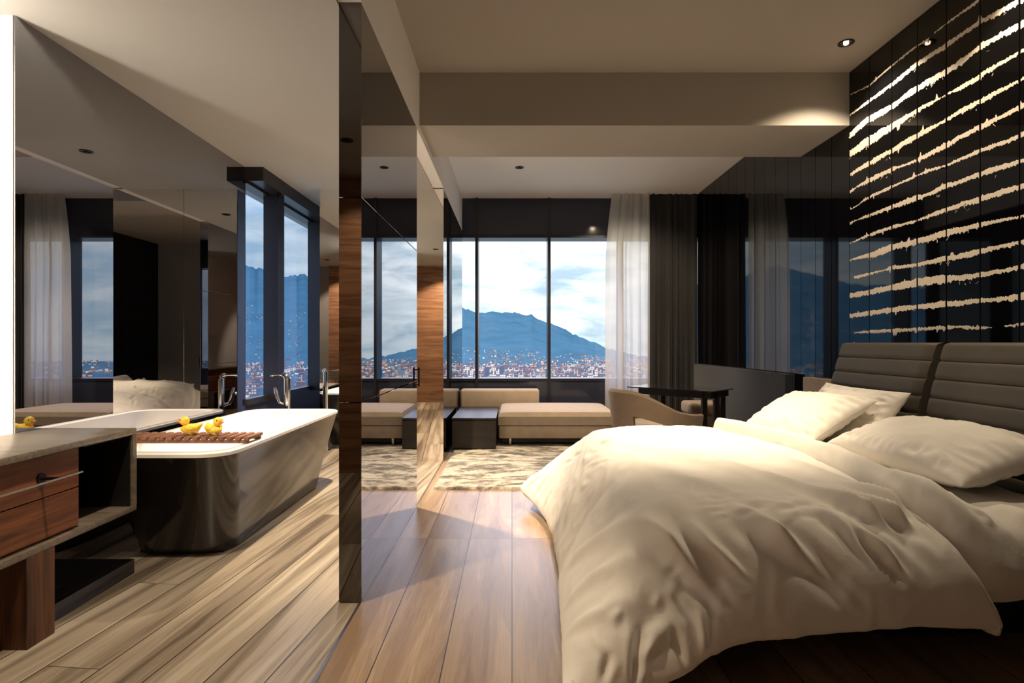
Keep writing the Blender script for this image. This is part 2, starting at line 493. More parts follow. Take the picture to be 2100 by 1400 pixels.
# ---------------------------------------------------------------- windows
# far wall: four bays between deep fins, dark spandrel above and dark glass apron below
struct('wall_window', M['window_frame'], (-2.6, XW + .1, YW + .30, YW + .42, -.1, .62))
struct('wall_window', M['window_frame'], (-2.6, XW + .1, YW + .30, YW + .42, 2.52, ZC + .1))
xs = [-1.40, -0.46, 0.484, 1.428, 2.353]
for i in range(4):
    a, b = xs[i], xs[i + 1]
    wn = thing('window_%d' % (i + 1), None, None, ((a + b) / 2, YW, 0), kind='structure')
    fr = MB()
    fr.box(a - .018, a + .018, YW, YW + .30, 0, ZC)
    if i == 3:
        fr.box(b - .03, b, YW, YW + .30, 0, ZC)
    fr.box(a + .018, b - .018, YW + .02, YW + .30, .618, .652)
    fr.box(a + .018, b - .018, YW + .02, YW + .30, 2.484, 2.515)
    fr.build('window_frame', M['window_frame'], wn)
    box('window_pane', M['glass'], (a + .018, b - .018, YW + .26, YW + .266, .65, 2.486), wn)
    box('spandrel_panel', M['spandrel'], (a + .018, b - .018, YW + .03, YW + .06, 2.515, ZC), wn)
    box('apron_panel', M['spandrel'], (a + .018, b - .018, YW + .03, YW + .06, 0, .618), wn)

# side windows beyond the tub
struct('wall_left', M['window_frame'], (-2.34, XL, 4.62, 7.6, 0, .60))
struct('wall_left', M['window_frame'], (-2.34, XL, 4.62, 7.6, 2.46, ZB))
struct('lintel', M['window_frame'], (XL, -2.05, 4.62, YW + .3, 2.45, ZB))
sy_ = [(4.62, 5.03), (5.17, 6.126), (6.266, 7.28)]
for i, (a, b) in enumerate(sy_):
    wn = thing('window_%d' % (i + 5), None, None, (XL, (a + b) / 2, 0), kind='structure')
    fr = MB().box(XL - .03, -2.10, b, b + .14, .60, 2.45)
    fr.box(XL - .04, XL + .02, a, b, .60, .65).box(XL - .04, XL + .02, a, b, 2.43, 2.46)
    if i == 0:
        fr.box(XL - .04, XL, a, a + .01, .6, 2.46)
    fr.build('window_frame', M['window_frame'], wn)
    box('window_pane', M['glass_blue'], (XL - .03, XL - .024, a, b, .65, 2.44), wn)
tag(MB().cyl((-2.075, 5.0, 2.45), (-2.075, 5.0, 2.41), .022).build('ceiling_spotlight', M['black_metal'], smooth=True),
    'small black spotlight under the dark lintel of the side window', 'light')

# ---------------------------------------------------------------- lamps
def spot(parent, loc, power, size, blend=.25, col=(1.0, .80, .56), rad=.03, aim=None):
    d = bpy.data.lights.new('downlight_beam', 'SPOT')
    d.energy, d.spot_size, d.spot_blend, d.color, d.shadow_soft_size = power, math.radians(size), blend, col, rad
    o = bpy.data.objects.new('downlight_beam', d)
    COL.objects.link(o)
    o.parent = parent
    o.location = loc
    if aim:
        o.rotation_euler = (Vector(aim) - parent.location).to_track_quat('-Z', 'Y').to_euler()
    return o


def downlight(x, y, z, label, power, size=120, blend=.25, col=(1.0, .80, .56), aim=None, group=None, lit=False):
    t = thing('downlight', label, 'ceiling light', (x, y, z), group=group)
    MB().lathe([(.034, -.001), (.046, -.001), (.046, -.006), (.034, -.006), (.034, -.001)], (x, y, z)).build('trim_ring', M['black_metal'], t, True)
    MB().lathe([(.0341, -.002), (.024, -.0012), (.0005, -.0011)], (x, y, z)).build('reflector', M['chrome'] if lit else M['lens'], t, True)
    MB().blob((x, y, z - .006), (.015, .015, .009)).build('lamp', M['lamp'] if lit else M['lens'], t, True)
    spot(t, (0, 0, -.02), power, size, blend, col, aim=aim)
    return t


downlight(2.097, 3.52, ZC, 'recessed downlight in the bedroom ceiling beside the black painted wall', 70, 122, .4, col=(1.0, .81, .58), lit=True)
downlight(2.097, 2.45, ZC, 'recessed downlight above the headboard beside the black painted wall', 62, 104, col=(1.0, .81, .58), aim=(2.25, 2.5, .8))
downlight(0.85, 2.98, ZC, 'recessed downlight above the middle of the bed', 460, 56, .9, aim=(.98, 3.40, .5))
downlight(0.08, 6.02, ZC, 'small recessed downlight in the ceiling above the sofa and rug', 260, 118, .5)
downlight(1.30, 5.55, ZC, 'added unseen downlight above the desk, aimed at the curtains', 190, 96, .6, aim=(1.45, 6.7, 1.2))  # added lamp, hidden by the beam, brightens the sheer curtain
downlight(-1.18, 4.24, ZB, 'recessed downlight above the far end of the bathtub', 520, 84, .5)
downlight(-1.18, 1.89, ZB, 'recessed downlight over the bathroom floor in front of the vanity', 165, 80, .4)
downlight(-1.18, 0.80, ZB, 'recessed downlight by the walnut wall of the bathroom', 170, 84, .4, aim=(-1.3, 0.0, 1.2))

tl = thing('niche_lamp', 'slim glowing tube lamp upright in the niche beside the bathroom mirror', 'lamp', (-2.30, 2.24, .72))
MB().cyl((-2.30, 2.24, .78), (-2.30, 2.24, 2.50), .012).build('light_tube', M['tube'], tl, True)
for z0 in (.72, 2.50):
    MB().cyl((-2.30, 2.24, z0), (-2.30, 2.24, z0 + .05), .016).build('end_cap', M['chrome'], tl, True)
struct('niche_sill', M['niche'], (-2.42, XL, 2.15, 2.48, 0, .70))

# ---------------------------------------------------------------- mirrored partition
mp = thing('mirror_partition', 'tall slim partition clad in grey mirror between bathroom and bedroom', 'partition', (XP - .05, 3.1, 0))
for z0, z1 in ((0.004, .858), (.862, 1.736), (1.740, 2.575)):
    pn = box('mirror_panel', M['mirror_dark'], (XP - .097, XP - .001, 2.409, 3.81, z0, z1), mp, .0012, 1)
    tag(box('end_strip', M['mirror_end'], (XP - .097, XP - .001, 2.404, 2.4085, z0, z1), pn), 'near-black mirror end')
hd = MB().tube([(XP + .016, 3.79, .82), (XP + .016, 3.79, .95)], .006)
hd.cyl((XP - .002, 3.79, .835), (XP + .016, 3.79, .835), .004).cyl((XP - .002, 3.79, .935), (XP + .016, 3.79, .935), .004)
tag(hd.build('pull_handle', M['black_metal'], mp, True), 'black pull handle')

# ---------------------------------------------------------------- painted strokes of the black wall
WR = bpy.data.objects['wall_right']
STROKES = [
    [(120, 380, 2), (200, 340, 6), (290, 262, 8), (360, 205, 8), (430, 158, 8), (441, 151, 1)],
    [(460, 130, 4), (560, 56, 9), (640, 0, 13), (700, -42, 10), (815, -110, 12)],
    [(120, 460, 6), (200, 403, 14), (290, 338, 17), (390, 257, 22), (500, 185, 24), (570, 138, 16), (640, 88, 22), (720, 48, 26), (815, -5, 30)],
    [(120, 540, 24), (200, 475, 32), (290, 425, 22), (390, 353, 28), (500, 290, 26), (560, 250, 26), (640, 190, 24), (720, 145, 28), (815, 92, 26)],
    [(120, 615, 26), (200, 562, 38), (290, 505, 30), (390, 441, 22), (460, 404, 14), (490, 388, 3), (520, 371, 8), (580, 343, 24), (640, 305, 22), (720, 255, 20), (815, 200, 13)],
    [(125, 695, 12), (200, 651, 24), (290, 600, 24), (390, 541, 24), (480, 494, 14), (510, 476, 20), (600, 425, 26), (640, 405, 20), (720, 362, 17), (815, 314, 12)],
    [(122, 766, 14), (150, 745, 6), (200, 719, 22), (290, 676, 18), (350, 655, 9), (400, 634, 14), (480, 594, 24), (560, 549, 22), (640, 508, 24), (720, 468, 20), (815, 422, 24)],
    [(125, 835, 3), (150, 820, 2), (180, 798, 9), (215, 778, 10), (290, 745, 12), (390, 701, 8), (430, 683, 13), (500, 662, 9), (580, 627, 16), (640, 603, 20), (720, 573, 18), (815, 536, 24)],
    [(122, 890, 12), (150, 877, 2), (200, 858, 12), (290, 825, 18), (390, 789, 26), (440, 773, 16), (500, 743, 22), (550, 729, 16), (640, 695, 24), (720, 669, 22), (815, 640, 18)],
    [(122, 970, 3), (200, 937, 12), (290, 906, 15), (390, 880, 9), (440, 861, 14), (500, 838, 19), (580, 811, 22), (640, 795, 24), (720, 768, 24), (815, 740, 26)],
    [(122, 1037, 3), (170, 1024, 14), (230, 1010, 32), (290, 986, 26), (390, 963, 24), (500, 931, 30), (580, 912, 24), (640, 897, 26), (700, 884, 14), (815, 861, 10)],
    [(140, 1106, 12), (200, 1092, 11), (265, 1075, 3), (280, 1070, 16), (390, 1055, 14), (500, 1032, 22), (580, 1018, 24), (640, 1003, 26), (720, 985, 17), (815, 963, 18)],
    [(120, 1180, 20), (200, 1165, 22), (290, 1145, 30), (390, 1126, 34), (500, 1112, 32), (580, 1105, 24), (640, 1096, 26), (720, 1082, 17), (815, 1062, 19)],
    [(120, 1260, 20), (200, 1248, 18), (290, 1235, 22), (390, 1222, 20), (500, 1213, 26), (580, 1206, 20), (640, 1198, 22), (720, 1192, 22), (815, 1180, 28)],
    [(140, 1327, 2), (200, 1322, 12), (290, 1318, 14), (390, 1312, 12), (500, 1307, 18), (560, 1303, 10), (640, 1308, 15), (690, 1304, 3)],
    [(735, 1301, 3), (775, 1296, 10), (815, 1290, 15)],
]


def stroke_world(pts):
    out = []
    for zx, zy, th in pts:
        px, py = 1680 + zx / 1.944, zy / 1.944
        y = XW * F / (px - 1050)
        out.append((y, HC - (py - HY) * y / F, th / 1.944 * y / F))
    return out


def interp(pts, y):
    for (a, b) in zip(pts, pts[1:]):
        if b[0] <= y <= a[0]:
            t = (a[0] - y) / max(a[0] - b[0], 1e-6)
            t = t * t * (3 - 2 * t) * .5 + t * .5
            return a[1] + (b[1] - a[1]) * t, a[2] + (b[2] - a[2]) * t
    return None


strokes = [stroke_world(s) for s in STROKES]
for z in (1.075, .935, .80):
    strokes.append([(3.90, z + .01, .05), (3.3, z, .04), (3.05, z, .05), (2.9, z + .005, .055), (2.6, z, .05), (1.5, z + .02, .04)])
for si, pts in enumerate(strokes):
    if pts[-1][0] > 1.5 and si not in (0, 14):
        pts.append((1.2, pts[-1][1] + .01 * math.sin(si * 3), .05))
    mb = MB()
    step = .0035
    y = pts[0][0]
    prev = None
    while y > pts[-1][0]:
        r = interp(pts, y)
        g = ((y - 3.91) / .2185) % 1.0
        if r is None or min(g, 1 - g) * .2185 < .0045:
            prev = None
            y -= step
            continue
        z, th = r
        edge = lambda s, f1: noise.noise(Vector((y * f1, si * 3.1 + s, s * 7.7)))
        hi = .43 * th + .16 * th * edge(1, 17) + .13 * th * edge(2, 60) + .008 * edge(7, 170)
        lo = .43 * th + .16 * th * edge(3, 19) + .16 * th * edge(4, 66) + .009 * edge(8, 165)
        sp = edge(5, 48)
        if sp > .55:
            hi += (sp - .55) * .09
        sp = edge(6, 44)
        if sp > .5:
            lo += (sp - .5) * .11
        hi, lo = max(hi, -.3 * lo), max(lo, .0)
        if hi + lo < .0012:
            prev = None
        else:
            cur = len(mb.v)
            mb.v += [(XW - .0016, y, z - lo), (XW - .0016, y, z + hi), (XW - .0002, y, z + hi), (XW - .0002, y, z - lo)]
            if prev is not None:
                mb.f += [(prev + k, prev + (k + 1) % 4, cur + (k + 1) % 4, cur + k) for k in range(4)]
            prev = cur
        y -= step
    # loose flecks of paint broken off under the stroke
    rnd = random.Random(si)
    for _ in range(40):
        y = rnd.uniform(max(pts[-1][0], 2.3), pts[0][0])
        r = interp(pts, y)
        if r is None or r[1] < .025 or noise.noise(Vector((y * 5, si, 9))) < .12:
            continue
        h = rnd.uniform(.004, .02)
        c = r[0] - r[1] * .5 - rnd.uniform(.0, .03)
        k = rnd.uniform(-.02, .02)
        wd = rnd.uniform(.002, .006)
        mb.add([(XW - .0016, y, c), (XW - .0016, y + wd, c), (XW - .0016, y + wd + k, c + h), (XW - .0016, y + k, c + h)], [(0, 1, 2, 3)])
    tag(mb.build('paint_stroke', M['cream'], WR), 'cream brush stroke')

# ---------------------------------------------------------------- bathtub, tray, ducks, tap
def rrect(x0, x1, y0, y1, r, n=8):
    pts = []
    for cx, cy, a0 in ((x1 - r, y1 - r, 0), (x0 + r, y1 - r, PI / 2), (x0 + r, y0 + r, PI), (x1 - r, y0 + r, 1.5 * PI)):
        pts += [(cx + r * math.cos(a0 + PI / 2 * k / n), cy + r * math.sin(a0 + PI / 2 * k / n)) for k in range(n + 1)]
    return pts


def loft(rings):
    mb = MB()
    n = len(rings[0])
    for r in rings:
        mb.v += r
    for i in range(len(rings) - 1):
        mb.f += [(i * n + k, i * n + (k + 1) % n, (i + 1) * n + (k + 1) % n, (i + 1) * n + k) for k in range(n)]
    return mb


def ring(x0, x1, y0, y1, r, z):
    return [(x, y, z) for x, y in rrect(x0, x1, y0, y1, r)]


tub = thing('bathtub', 'freestanding bathtub with black gloss outside and white inside', 'bathtub', (-1.75, 3.6, 0))
o = []
for i in range(11):
    t = i / 10
    e = t ** 1.15
    o.append(ring(-2.02 - .09 * e, -1.50 + .12 * e, 2.945 - .25 * e, 4.44 + .12 * e, .15, .012 + .553 * t))
mb = loft(o)
mb.f.append(tuple(range(len(o[0]) - 1, -1, -1)))
mb.build('tub_shell', M['tub_outer'], tub, True)
inn = [ring(-2.112, -1.378, 2.693, 4.562, .15, .562), ring(-2.112, -1.378, 2.693, 4.562, .15, .578), ring(-2.108, -1.382, 2.697, 4.558, .147, .581),
       ring(-2.060, -1.430, 2.76, 4.505, .13, .581), ring(-2.052, -1.438, 2.77, 4.495, .13, .575)]
for i in range(1, 9):
    t = i / 8
    e = math.sin(t * PI / 2)
    inn.append(ring(-2.052 + .10 * t ** 2, -1.438 - .10 * t ** 2, 2.77 + .26 * t ** 1.4, 4.495 - .18 * t ** 1.4, .13, (.575 - .30 * e)))
mb = loft(inn)
mb.f.append(tuple(range((len(inn) - 1) * len(inn[0]), len(inn) * len(inn[0]))))
mb.build('tub_basin', M['tub_white'], tub, True)
MB().cyl((-1.745, 4.0, .273), (-1.745, 4.0, .280), .035).build('drain', M['chrome'], tub, True)
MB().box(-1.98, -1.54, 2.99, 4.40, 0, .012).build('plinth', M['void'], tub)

tr = thing('bath_tray', 'brown slatted wooden bath tray lying across the tub', 'tray', (-1.74, 3.05, .581))
for yy in (2.975, 3.115):
    box('rail', M['teak'], (-2.10, -1.40, yy, yy + .018, .582, .600), tr, .002, 1)
for i in range(16):
    x = -2.10 + i * .0452
    box('slat', M['teak'], (x, x + .029, 2.965, 3.140, .600, .618), tr, .004)


def make_duck(label, x, y, rz):
    t = thing('rubber_duck', label, 'bath toy', (x, y, .618), rz, 'rubber ducks on the bath tray')
    t0 = Vector((x, y, .618))
    def fn(u, v):
        a = 2 * PI * u
        s = v
        xx = -.062 + .118 * s
        r = math.sin(PI * min(max(s, .001), .999)) ** .55
        lift = .030 * max(0, (.28 - s) / .28) ** 1.2
        return t0 + Vector((xx, .036 * r * math.cos(a), .030 + lift + .029 * r * math.sin(a) * (1 if s > .3 else .6 + s * 1.33)))
    MB().grid(fn, 20, 18, True).build('body', M['duck'], t, True)
    hdd = MB().blob(t0 + Vector((.034, 0, .074)), (.025, .024, .024)).build('head', M['duck'], t, True)
    MB().blob(t0 + Vector((.061, 0, .071)), (.014, .013, .006)).build('beak', M['beak'], hdd, True)
    for s in (-1, 1):
        MB().blob(t0 + Vector((.048, s * .017, .081)), (.004, .004, .004), 10, 6).build('eye', M['eye'], hdd, True)
        MB().blob(t0 + Vector((-.006, s * .031, .040)), (.030, .010, .016), 14, 8).build('wing', M['duck'], t, True)
    return t


make_duck('yellow rubber duck facing the wall mirror on the slatted tray', -1.745, 3.05, PI * 1.04)
make_duck('yellow rubber duck facing away from the mirror toward the room', -1.615, 3.04, -.5)

fc = thing('bath_tap', 'tall chrome floor tap with lever at the far end of the bathtub', 'tap', (-1.92, 4.787, 0))
MB().lathe([(.001, .012), (.055, .012), (.055, 0)], (-1.92, 4.787, 0)).build('floor_flange', M['chrome'], fc, True)
MB().tube([(-1.92, 4.787, .01), (-1.92, 4.787, .55), (-1.92, 4.787, .80), (-1.925, 4.787, .825), (-1.94, 4.787, .838), (-1.96, 4.787, .843)], [.026, .026, .026, .025, .022, .018], 16).build('column', M['chrome'], fc, True)
MB().box(-2.06, -1.945, 4.773, 4.801, .836, .850, .003).cyl((-2.05, 4.787, .838), (-2.05, 4.787, .826), .011).build('spout', M['chrome'], fc, True)
MB().tube([(-1.93, 4.787, .58), (-1.985, 4.787, .60), (-2.005, 4.787, .64), (-2.015, 4.787, .70), (-2.025, 4.787, .735)], [.014, .016, .018, .015, .010], 12).build('lever', M['chrome'], fc, True)

# ---------------------------------------------------------------- vanity
XV = -1.76
va = thing('vanity_unit', 'floating grey wood vanity with walnut drawers and an open end bay', 'vanity', (-1.98, 1.9, 0))
box('top_panel', M['grey_wood'], (XL + .003, XV, .92, 2.63, .690, .717), va, .003)
box('bottom_panel', M['grey_wood'], (XL + .003, XV, .92, 2.63, .333, .358), va, .003)
box('end_panel', M['grey_wood'], (XL + .003, XV, 2.605, 2.63, .358, .690), va)
box('end_panel', M['grey_wood'], (XL + .003, XV, .92, .945, .358, .690), va)
box('back_panel', M['void'], (XL + .003, XL + .015, .945, 2.605, .358, .690), va)
box('bay_shade', M['void'], (XL + .016, XV - .012, 2.598, 2.6045, .3585, .6895), va)  # dark sheet added on the end panel in place of shade in the bay
box('bay_shade', M['void'], (XL + .016, XV - .012, 2.319, 2.5975, .684, .6895), va)  # dark sheet under the top, shade put in as colour
box('divider', M['void'], (XL + .015, XV - .05, 2.30, 2.318, .358, .690), va)
for z0, z1 in ((.364, .520), (.524, .684)):
    d = box('drawer', M['walnut_red'], (XV - .055, XV - .03, .95, 2.318, z0, z1), va, .002, 1)
tr_ = MB().cyl((XV + .04, .95, .600), (XV + .04, 2.245, .600), .004)
rail = tr_.build('towel_rail', M['steel'], va, True)
for yy in (1.1, 2.13):
    MB().cyl((XV - .03, yy, .600), (XV + .04, yy, .600), .006).cyl((XV - .031, yy, .600), (XV - .024, yy, .600), .02).build('rail_bracket', M['black_metal'], rail, True)
box('leg', M['walnut_leg'], (-2.10, XV, 2.035, 2.16, 0, .333), va, .002, 1)
box('leg', M['walnut_leg'], (-2.10, XV, 1.0, 1.12, 0, .333), va, .002, 1)
M['dark_plank'] = veneer('dark_grey_gloss_wood', [(0.3, rgb(38, 38, 40)), (0.55, rgb(66, 65, 66)), (0.75, rgb(88, 86, 84))], 'Y', (1.0, 9, 9), 0.15)
tag(box('platform', M['dark_plank'], (XL + .003, -1.83, 2.20, 2.717, 0, .069)), 'low dark glossy plinth on the floor under the vanity', 'plinth')

# ---------------------------------------------------------------- rug
def rug_mat():
    m, k = new_mat('distressed_shag')
    tcn = k.n('ShaderNodeTexCoord').outputs['Object']
    p = k.n('ShaderNodeMapping', None, Vector=tcn, Scale=(3.0, 6.5, 1)).outputs[0]
    a = k.n('ShaderNodeTexNoise', None, Vector=p, Scale=1.4, Detail=8.0, Roughness=0.68, Distortion=0.6).outputs[0]
    c = k.ramp(a, [(0.38, rgb(92, 87, 80)), (0.46, rgb(142, 134, 122)), (0.53, rgb(206, 196, 178)), (0.68, rgb(232, 224, 208))])
    fine = k.n('ShaderNodeTexNoise', None, Vector=tcn, Scale=160.0, Detail=3.0).outputs[0]
    bmp = k.n('ShaderNodeBump', None, Strength=0.8, Distance=0.02, Height=fine).outputs[0]
    b = k.n('ShaderNodeBsdfPrincipled', None, Base_Color=c, Roughness=0.95, Sheen_Weight=0.2, Normal=bmp, Specular_IOR_Level=0.1)
    k.n('ShaderNodeOutputMaterial', None, Surface=b.outputs[0])
    return m


def rug_pt(u, v):
    x, y = -.60 + 2.3 * u, 4.25 + 2.05 * v
    e = min(u, 1 - u) * 2.3, min(v, 1 - v) * 2.05
    h = .024 * min(1, min(e) / .012)
    n_ = noise.noise(Vector((x * 60, y * 60, 0))) * .5 + noise.noise(Vector((x * 23, y * 23, 5))) * .5
    k = 1 if min(e) > 0 else 0
    return (x + (1 - k) * .012 * n_, y + (1 - k) * .012 * n_, max(.0005, h + .006 * n_ * k) if k else .0005)


tag(MB().grid(rug_pt, 230, 205).build('rug', rug_mat(), smooth=True), 'cream and grey distressed shag rug between bed and sofa', 'rug')

# ---------------------------------------------------------------- lounge: sofa, side table
sofa = thing('sofa', 'low beige linen sofa with chaise seat along the window', 'sofa', (.3, 6.4, .032))
box('plinth', M['void'], (-.10, 1.06, 6.02, 6.80, .05, .105), sofa)
box('base', M['linen'], (-.14, 1.10, 5.93, 6.84, .105, .245), sofa, .018, 3)
def seat_pt(u, v):
    a, b = 2 * u - 1, 2 * v - 1
    d = (1 - abs(a) ** 14) * (1 - abs(b) ** 14)
    return (.48 + .625 * a, 6.385 + .46 * b, .335 + .055 * max(d, 0) ** .25 * (1 if d > 0 else 0) + .018 * (1 - a * a) * (1 - b * b))
sc_ = MB().grid(seat_pt, 60, 46)
rim = [i for i in range(61)] + [61 * j + 60 for j in range(1, 47)] + [61 * 46 + i for i in range(59, -1, -1)] + [61 * j for j in range(45, 0, -1)]
k0 = len(sc_.v)
sc_.v += [(sc_.v[i][0], sc_.v[i][1], .247) for i in rim]
sc_.f += [(rim[i], rim[(i + 1) % len(rim)], k0 + (i + 1) % len(rim), k0 + i) for i in range(len(rim))]
sc_.build('seat_cushion', M['linen'], sofa, True)
box('seat_base', M['linen'], (-.62, -.145, 6.80, 7.08, .05, .30), sofa, .015)
box('back_cushion', M['linen'], (-.635, .335, 6.86, 7.06, .30, .545), sofa, .03, 4)
box('back_support', M['linen'], (-.14, .335, 6.86, 7.06, .05, .30), sofa, .01)
for x in (-.02, .98):
    for y in (6.0, 6.75):
        MB().cyl((x, y, .032), (x, y, .105), .016, .022).build('foot', M['steel'], sofa, True)
st = thing('side_table', 'long black block side table beside the chaise seat', 'table', (-.39, 6.2, .032))
box('table_body', M['dark_wood'], (-.615, -.165, 5.75, 6.79, .032, .322), st, .003, 1)
box('table_top', M['dark_wood'], (-.620, -.160, 5.745, 6.795, .326, .346), st, .003, 1)

# ---------------------------------------------------------------- curtains
def drape(name, mat, x0, x1, y, z0, z1, folds, amp, label, taper=0.0, seed=0.0, clear=0.0):
    def fn(u, v):
        z = z0 + (z1 - z0) * v
        pull = taper * (1 - min(1, max(0, (v - .72) / .28)) ** 1.5)
        xa = x0 - pull
        x = xa + (x1 - xa) * u
        ph = folds * 2 * PI * (u + .035 * math.sin(u * 9 + seed)) + .25 * math.sin(3 * v + seed + 5 * u)
        a = amp * (.55 + .45 * math.sin(u * 13 + seed * 2)) * (1.15 - .35 * v)
        return (x + .3 * a * math.sin(2 * ph + 1), y + a * math.sin(ph), z)
    return tag(MB().grid(fn, 200, 40).build(name, mat, smooth=True), label, 'curtain')


drape('sheer_curtain', M['sheer'], 1.262, 1.735, 7.07, .012, 2.998, 5.0, .055, 'white sheer curtain gathered beside the window', .075, 1.3)
drape('blackout_curtain', M['drape'], 1.735, 2.335, 7.10, .012, 2.998, 7.0, .050, 'charcoal full-length curtain in the corner by the black wall', 0, .4)

# ---------------------------------------------------------------- wall panels, socket
tag(box('wall_panel', M['grey_felt'], (2.27, XW - .001, 4.66, 7.0, 0, .855), bev=.006), 'long dark grey padded panel along the black wall behind the desk', 'panel')
tag(box('wall_panel', M['linen_dark'], (2.27, XW - .001, 3.70, 4.38, 0, .850), bev=.006), 'taupe padded panel behind the headboard cushions', 'panel')
sk = thing('wall_socket', 'small white double socket on the black wall between the padded panels', 'socket', (XW, 4.62, .60))
box('cover_plate', M['socket'], (XW - .012, XW - .001, 4.52, 4.64, .565, .63), sk, .003)
for yy in (4.55, 4.61):
    MB().cyl((XW - .0125, yy, .60), (XW - .0115, yy, .60), .018).build('outlet', M['void'], sk, True)

# ---------------------------------------------------------------- tub chair, desk, stool
def make_chair(label, loc, rz):
    t = thing('tub_chair', label, 'chair', loc, rz)
    L = Vector(loc)
    nu, nv = 72, 22
    th = .045
    def top(a):
        q = min(1, max(0, (abs(a) - .35) / 1.75))
        return .70 - .20 * (q * q * (3 - 2 * q))
    def pos(a, s, off):
        flare = .82 + .18 * s ** .7
        rx, ry = (.335 + off) * flare, (.325 + off) * flare
        z = .20 + (top(a) - .20) * s
        return L + Vector((rx * math.sin(a), -ry * math.cos(a) + max(0, abs(a) - 1.57) * .22, z))
    mb = MB()
    idx = {}
    A = 2.15
    hole = lambda i, j: 44 <= i < 57 and 7 <= j < 13 or 15 <= i < 28 and 7 <= j < 13
    for side, off in ((0, th / 2), (1, -th / 2)):
        for j in range(nv + 1):
            for i in range(nu + 1):
                idx[side, i, j] = len(mb.v)
                rr = off * (math.sqrt(max(0.02, 1 - max(0, (j - nv + 1.2) / 1.2) ** 2)) if j > nv - 1.2 else 1)
                mb.v.append(tuple(pos(-A + 2 * A * i / nu, j / nv, rr)))
    for i in range(nu):
        for j in range(nv):
            if hole(i, j):
                continue
            for s in (0, 1):
                mb.f.append((idx[s, i, j], idx[s, i + 1, j], idx[s, i + 1, j + 1], idx[s, i, j + 1]))
            for (di, dj, e) in ((-1, 0, ((0, 0), (0, 1))), (1, 0, ((1, 0), (1, 1))), (0, -1, ((0, 0), (1, 0))), (0, 1, ((0, 1), (1, 1)))):
                ni, nj = i + di, j + dj
                if not (0 <= ni < nu and 0 <= nj < nv) or hole(ni, nj):
                    (a, b), (c, d) = e
                    mb.f.append((idx[0, i + a, j + b], idx[0, i + c, j + d], idx[1, i + c, j + d], idx[1, i + a, j + b]))
    mb.build('shell', M['linen_dark'], t, True)
    def st_(u, v):
        a, r = 2 * PI * u, v
        x, y = .285 * r * math.cos(a), .29 * r * math.sin(a) + .02
        return L + Vector((x, y, .405 + .02 * (1 - r ** 2) - .02 * max(0, (r - .9) / .1) ** 2))
    s = MB().grid(st_, 40, 14, True)
    k = len(s.v)
    s.v += [(p[0], p[1], L.z + .30) for p in s.v[-40:]]
    s.f += [(k - 40 + i, k - 40 + (i + 1) % 40, k + (i + 1) % 40, k + i) for i in range(40)]
    s.build('seat', M['linen'], t, True)
    for a in (.7, 2.4, 3.9, 5.5):
        MB().cyl(L + Vector((.20 * math.cos(a), .20 * math.sin(a), .30)), L + Vector((.27 * math.cos(a), .27 * math.sin(a), 0)), .018, .012).build('leg', M['black_metal'], t, True)
    return t


make_chair('beige rounded tub chair pulled up to the dark glass desk', (1.17, 4.76, .032), -1.15)

dk = thing('desk', 'dark glass-topped desk with black legs near the curtains', 'desk', (1.6, 5.3, 0))
A, Bc = Vector((1.12, 5.45)), Vector((1.735, 4.86))
n_ = Vector((.65, .70)).normalized() * .47
q = [A, Bc, Bc + n_, A + n_]
def prism(pts, z0, z1):
    k = len(pts)
    return MB().add([(p[0], p[1], z0) for p in pts] + [(p[0], p[1], z1) for p in pts],
                    [tuple(range(k - 1, -1, -1)), tuple(range(k, 2 * k))] + [(i, (i + 1) % k, k + (i + 1) % k, k + i) for i in range(k)])
prism(q, .684, .694).build('glass_top', M['tabletop'], dk)
e = (Bc - A).normalized()
f_ = n_.normalized()
def bar2(p, r, wdt, z0, z1):
    d_ = (r - p).normalized()
    s_ = Vector((-d_.y, d_.x)) * wdt / 2
    return prism([p - s_, r - s_, r + s_, p + s_], z0, z1)
bar2(A + e * .10 + f_ * .06, Bc - e * .03 + f_ * .06, .04, .625, .683).build('apron', M['black_metal'], dk)
bar2(A + e * .10 + f_ * .41, Bc - e * .03 + f_ * .41, .04, .625, .683).build('apron', M['black_metal'], dk)
bar2(Bc - e * .06 + f_ * .08, Bc - e * .06 + f_ * .39, .04, .625, .683).build('crossbar', M['black_metal'], dk)
for p in (Bc - e * .10 + f_ * .06, Bc - e * .05 + f_ * .20, Bc - e * .08 + f_ * .41, A + e * .16 + f_ * .41):
    MB().box(p.x - .022, p.x + .022, p.y - .022, p.y + .022, .032 if p.x < 1.73 else 0, .684).build('leg', M['black_metal'], dk)
sl = thing('stool', 'beige upholstered stool tucked under the far side of the desk', 'stool', (1.98, 5.62, 0))
box('seat', M['linen_dark'], (1.76, 2.10, 5.50, 5.86, .40, .52), sl, .03, 3)
box('skirt', M['linen_dark'], (1.78, 2.08, 5.52, 5.84, .03, .40), sl, .01)
for x in (1.80, 2.06):
    for y in (5.54, 5.82):
        MB().cyl((x, y, 0), (x, y, .03), .015).build('foot', M['black_metal'], sl)

# ---------------------------------------------------------------- bed
BY0, BY1 = 1.98, 3.82
bed = thing('bed', 'wide double bed with two channelled taupe leather headboard cushions', 'bed', (1.4, 2.9, 0))
box('base', M['bed_base'], (.72, 2.16, 2.15, 3.70, 0, .14), bed, .01)
box('side_rail', M['bed_base'], (.70, 2.20, 2.10, 3.70, .14, .21), bed, .01)
box('mattress', M['mattress'], (.62, 2.06, 2.06, 3.76, .20, .452), bed, .10, 6)


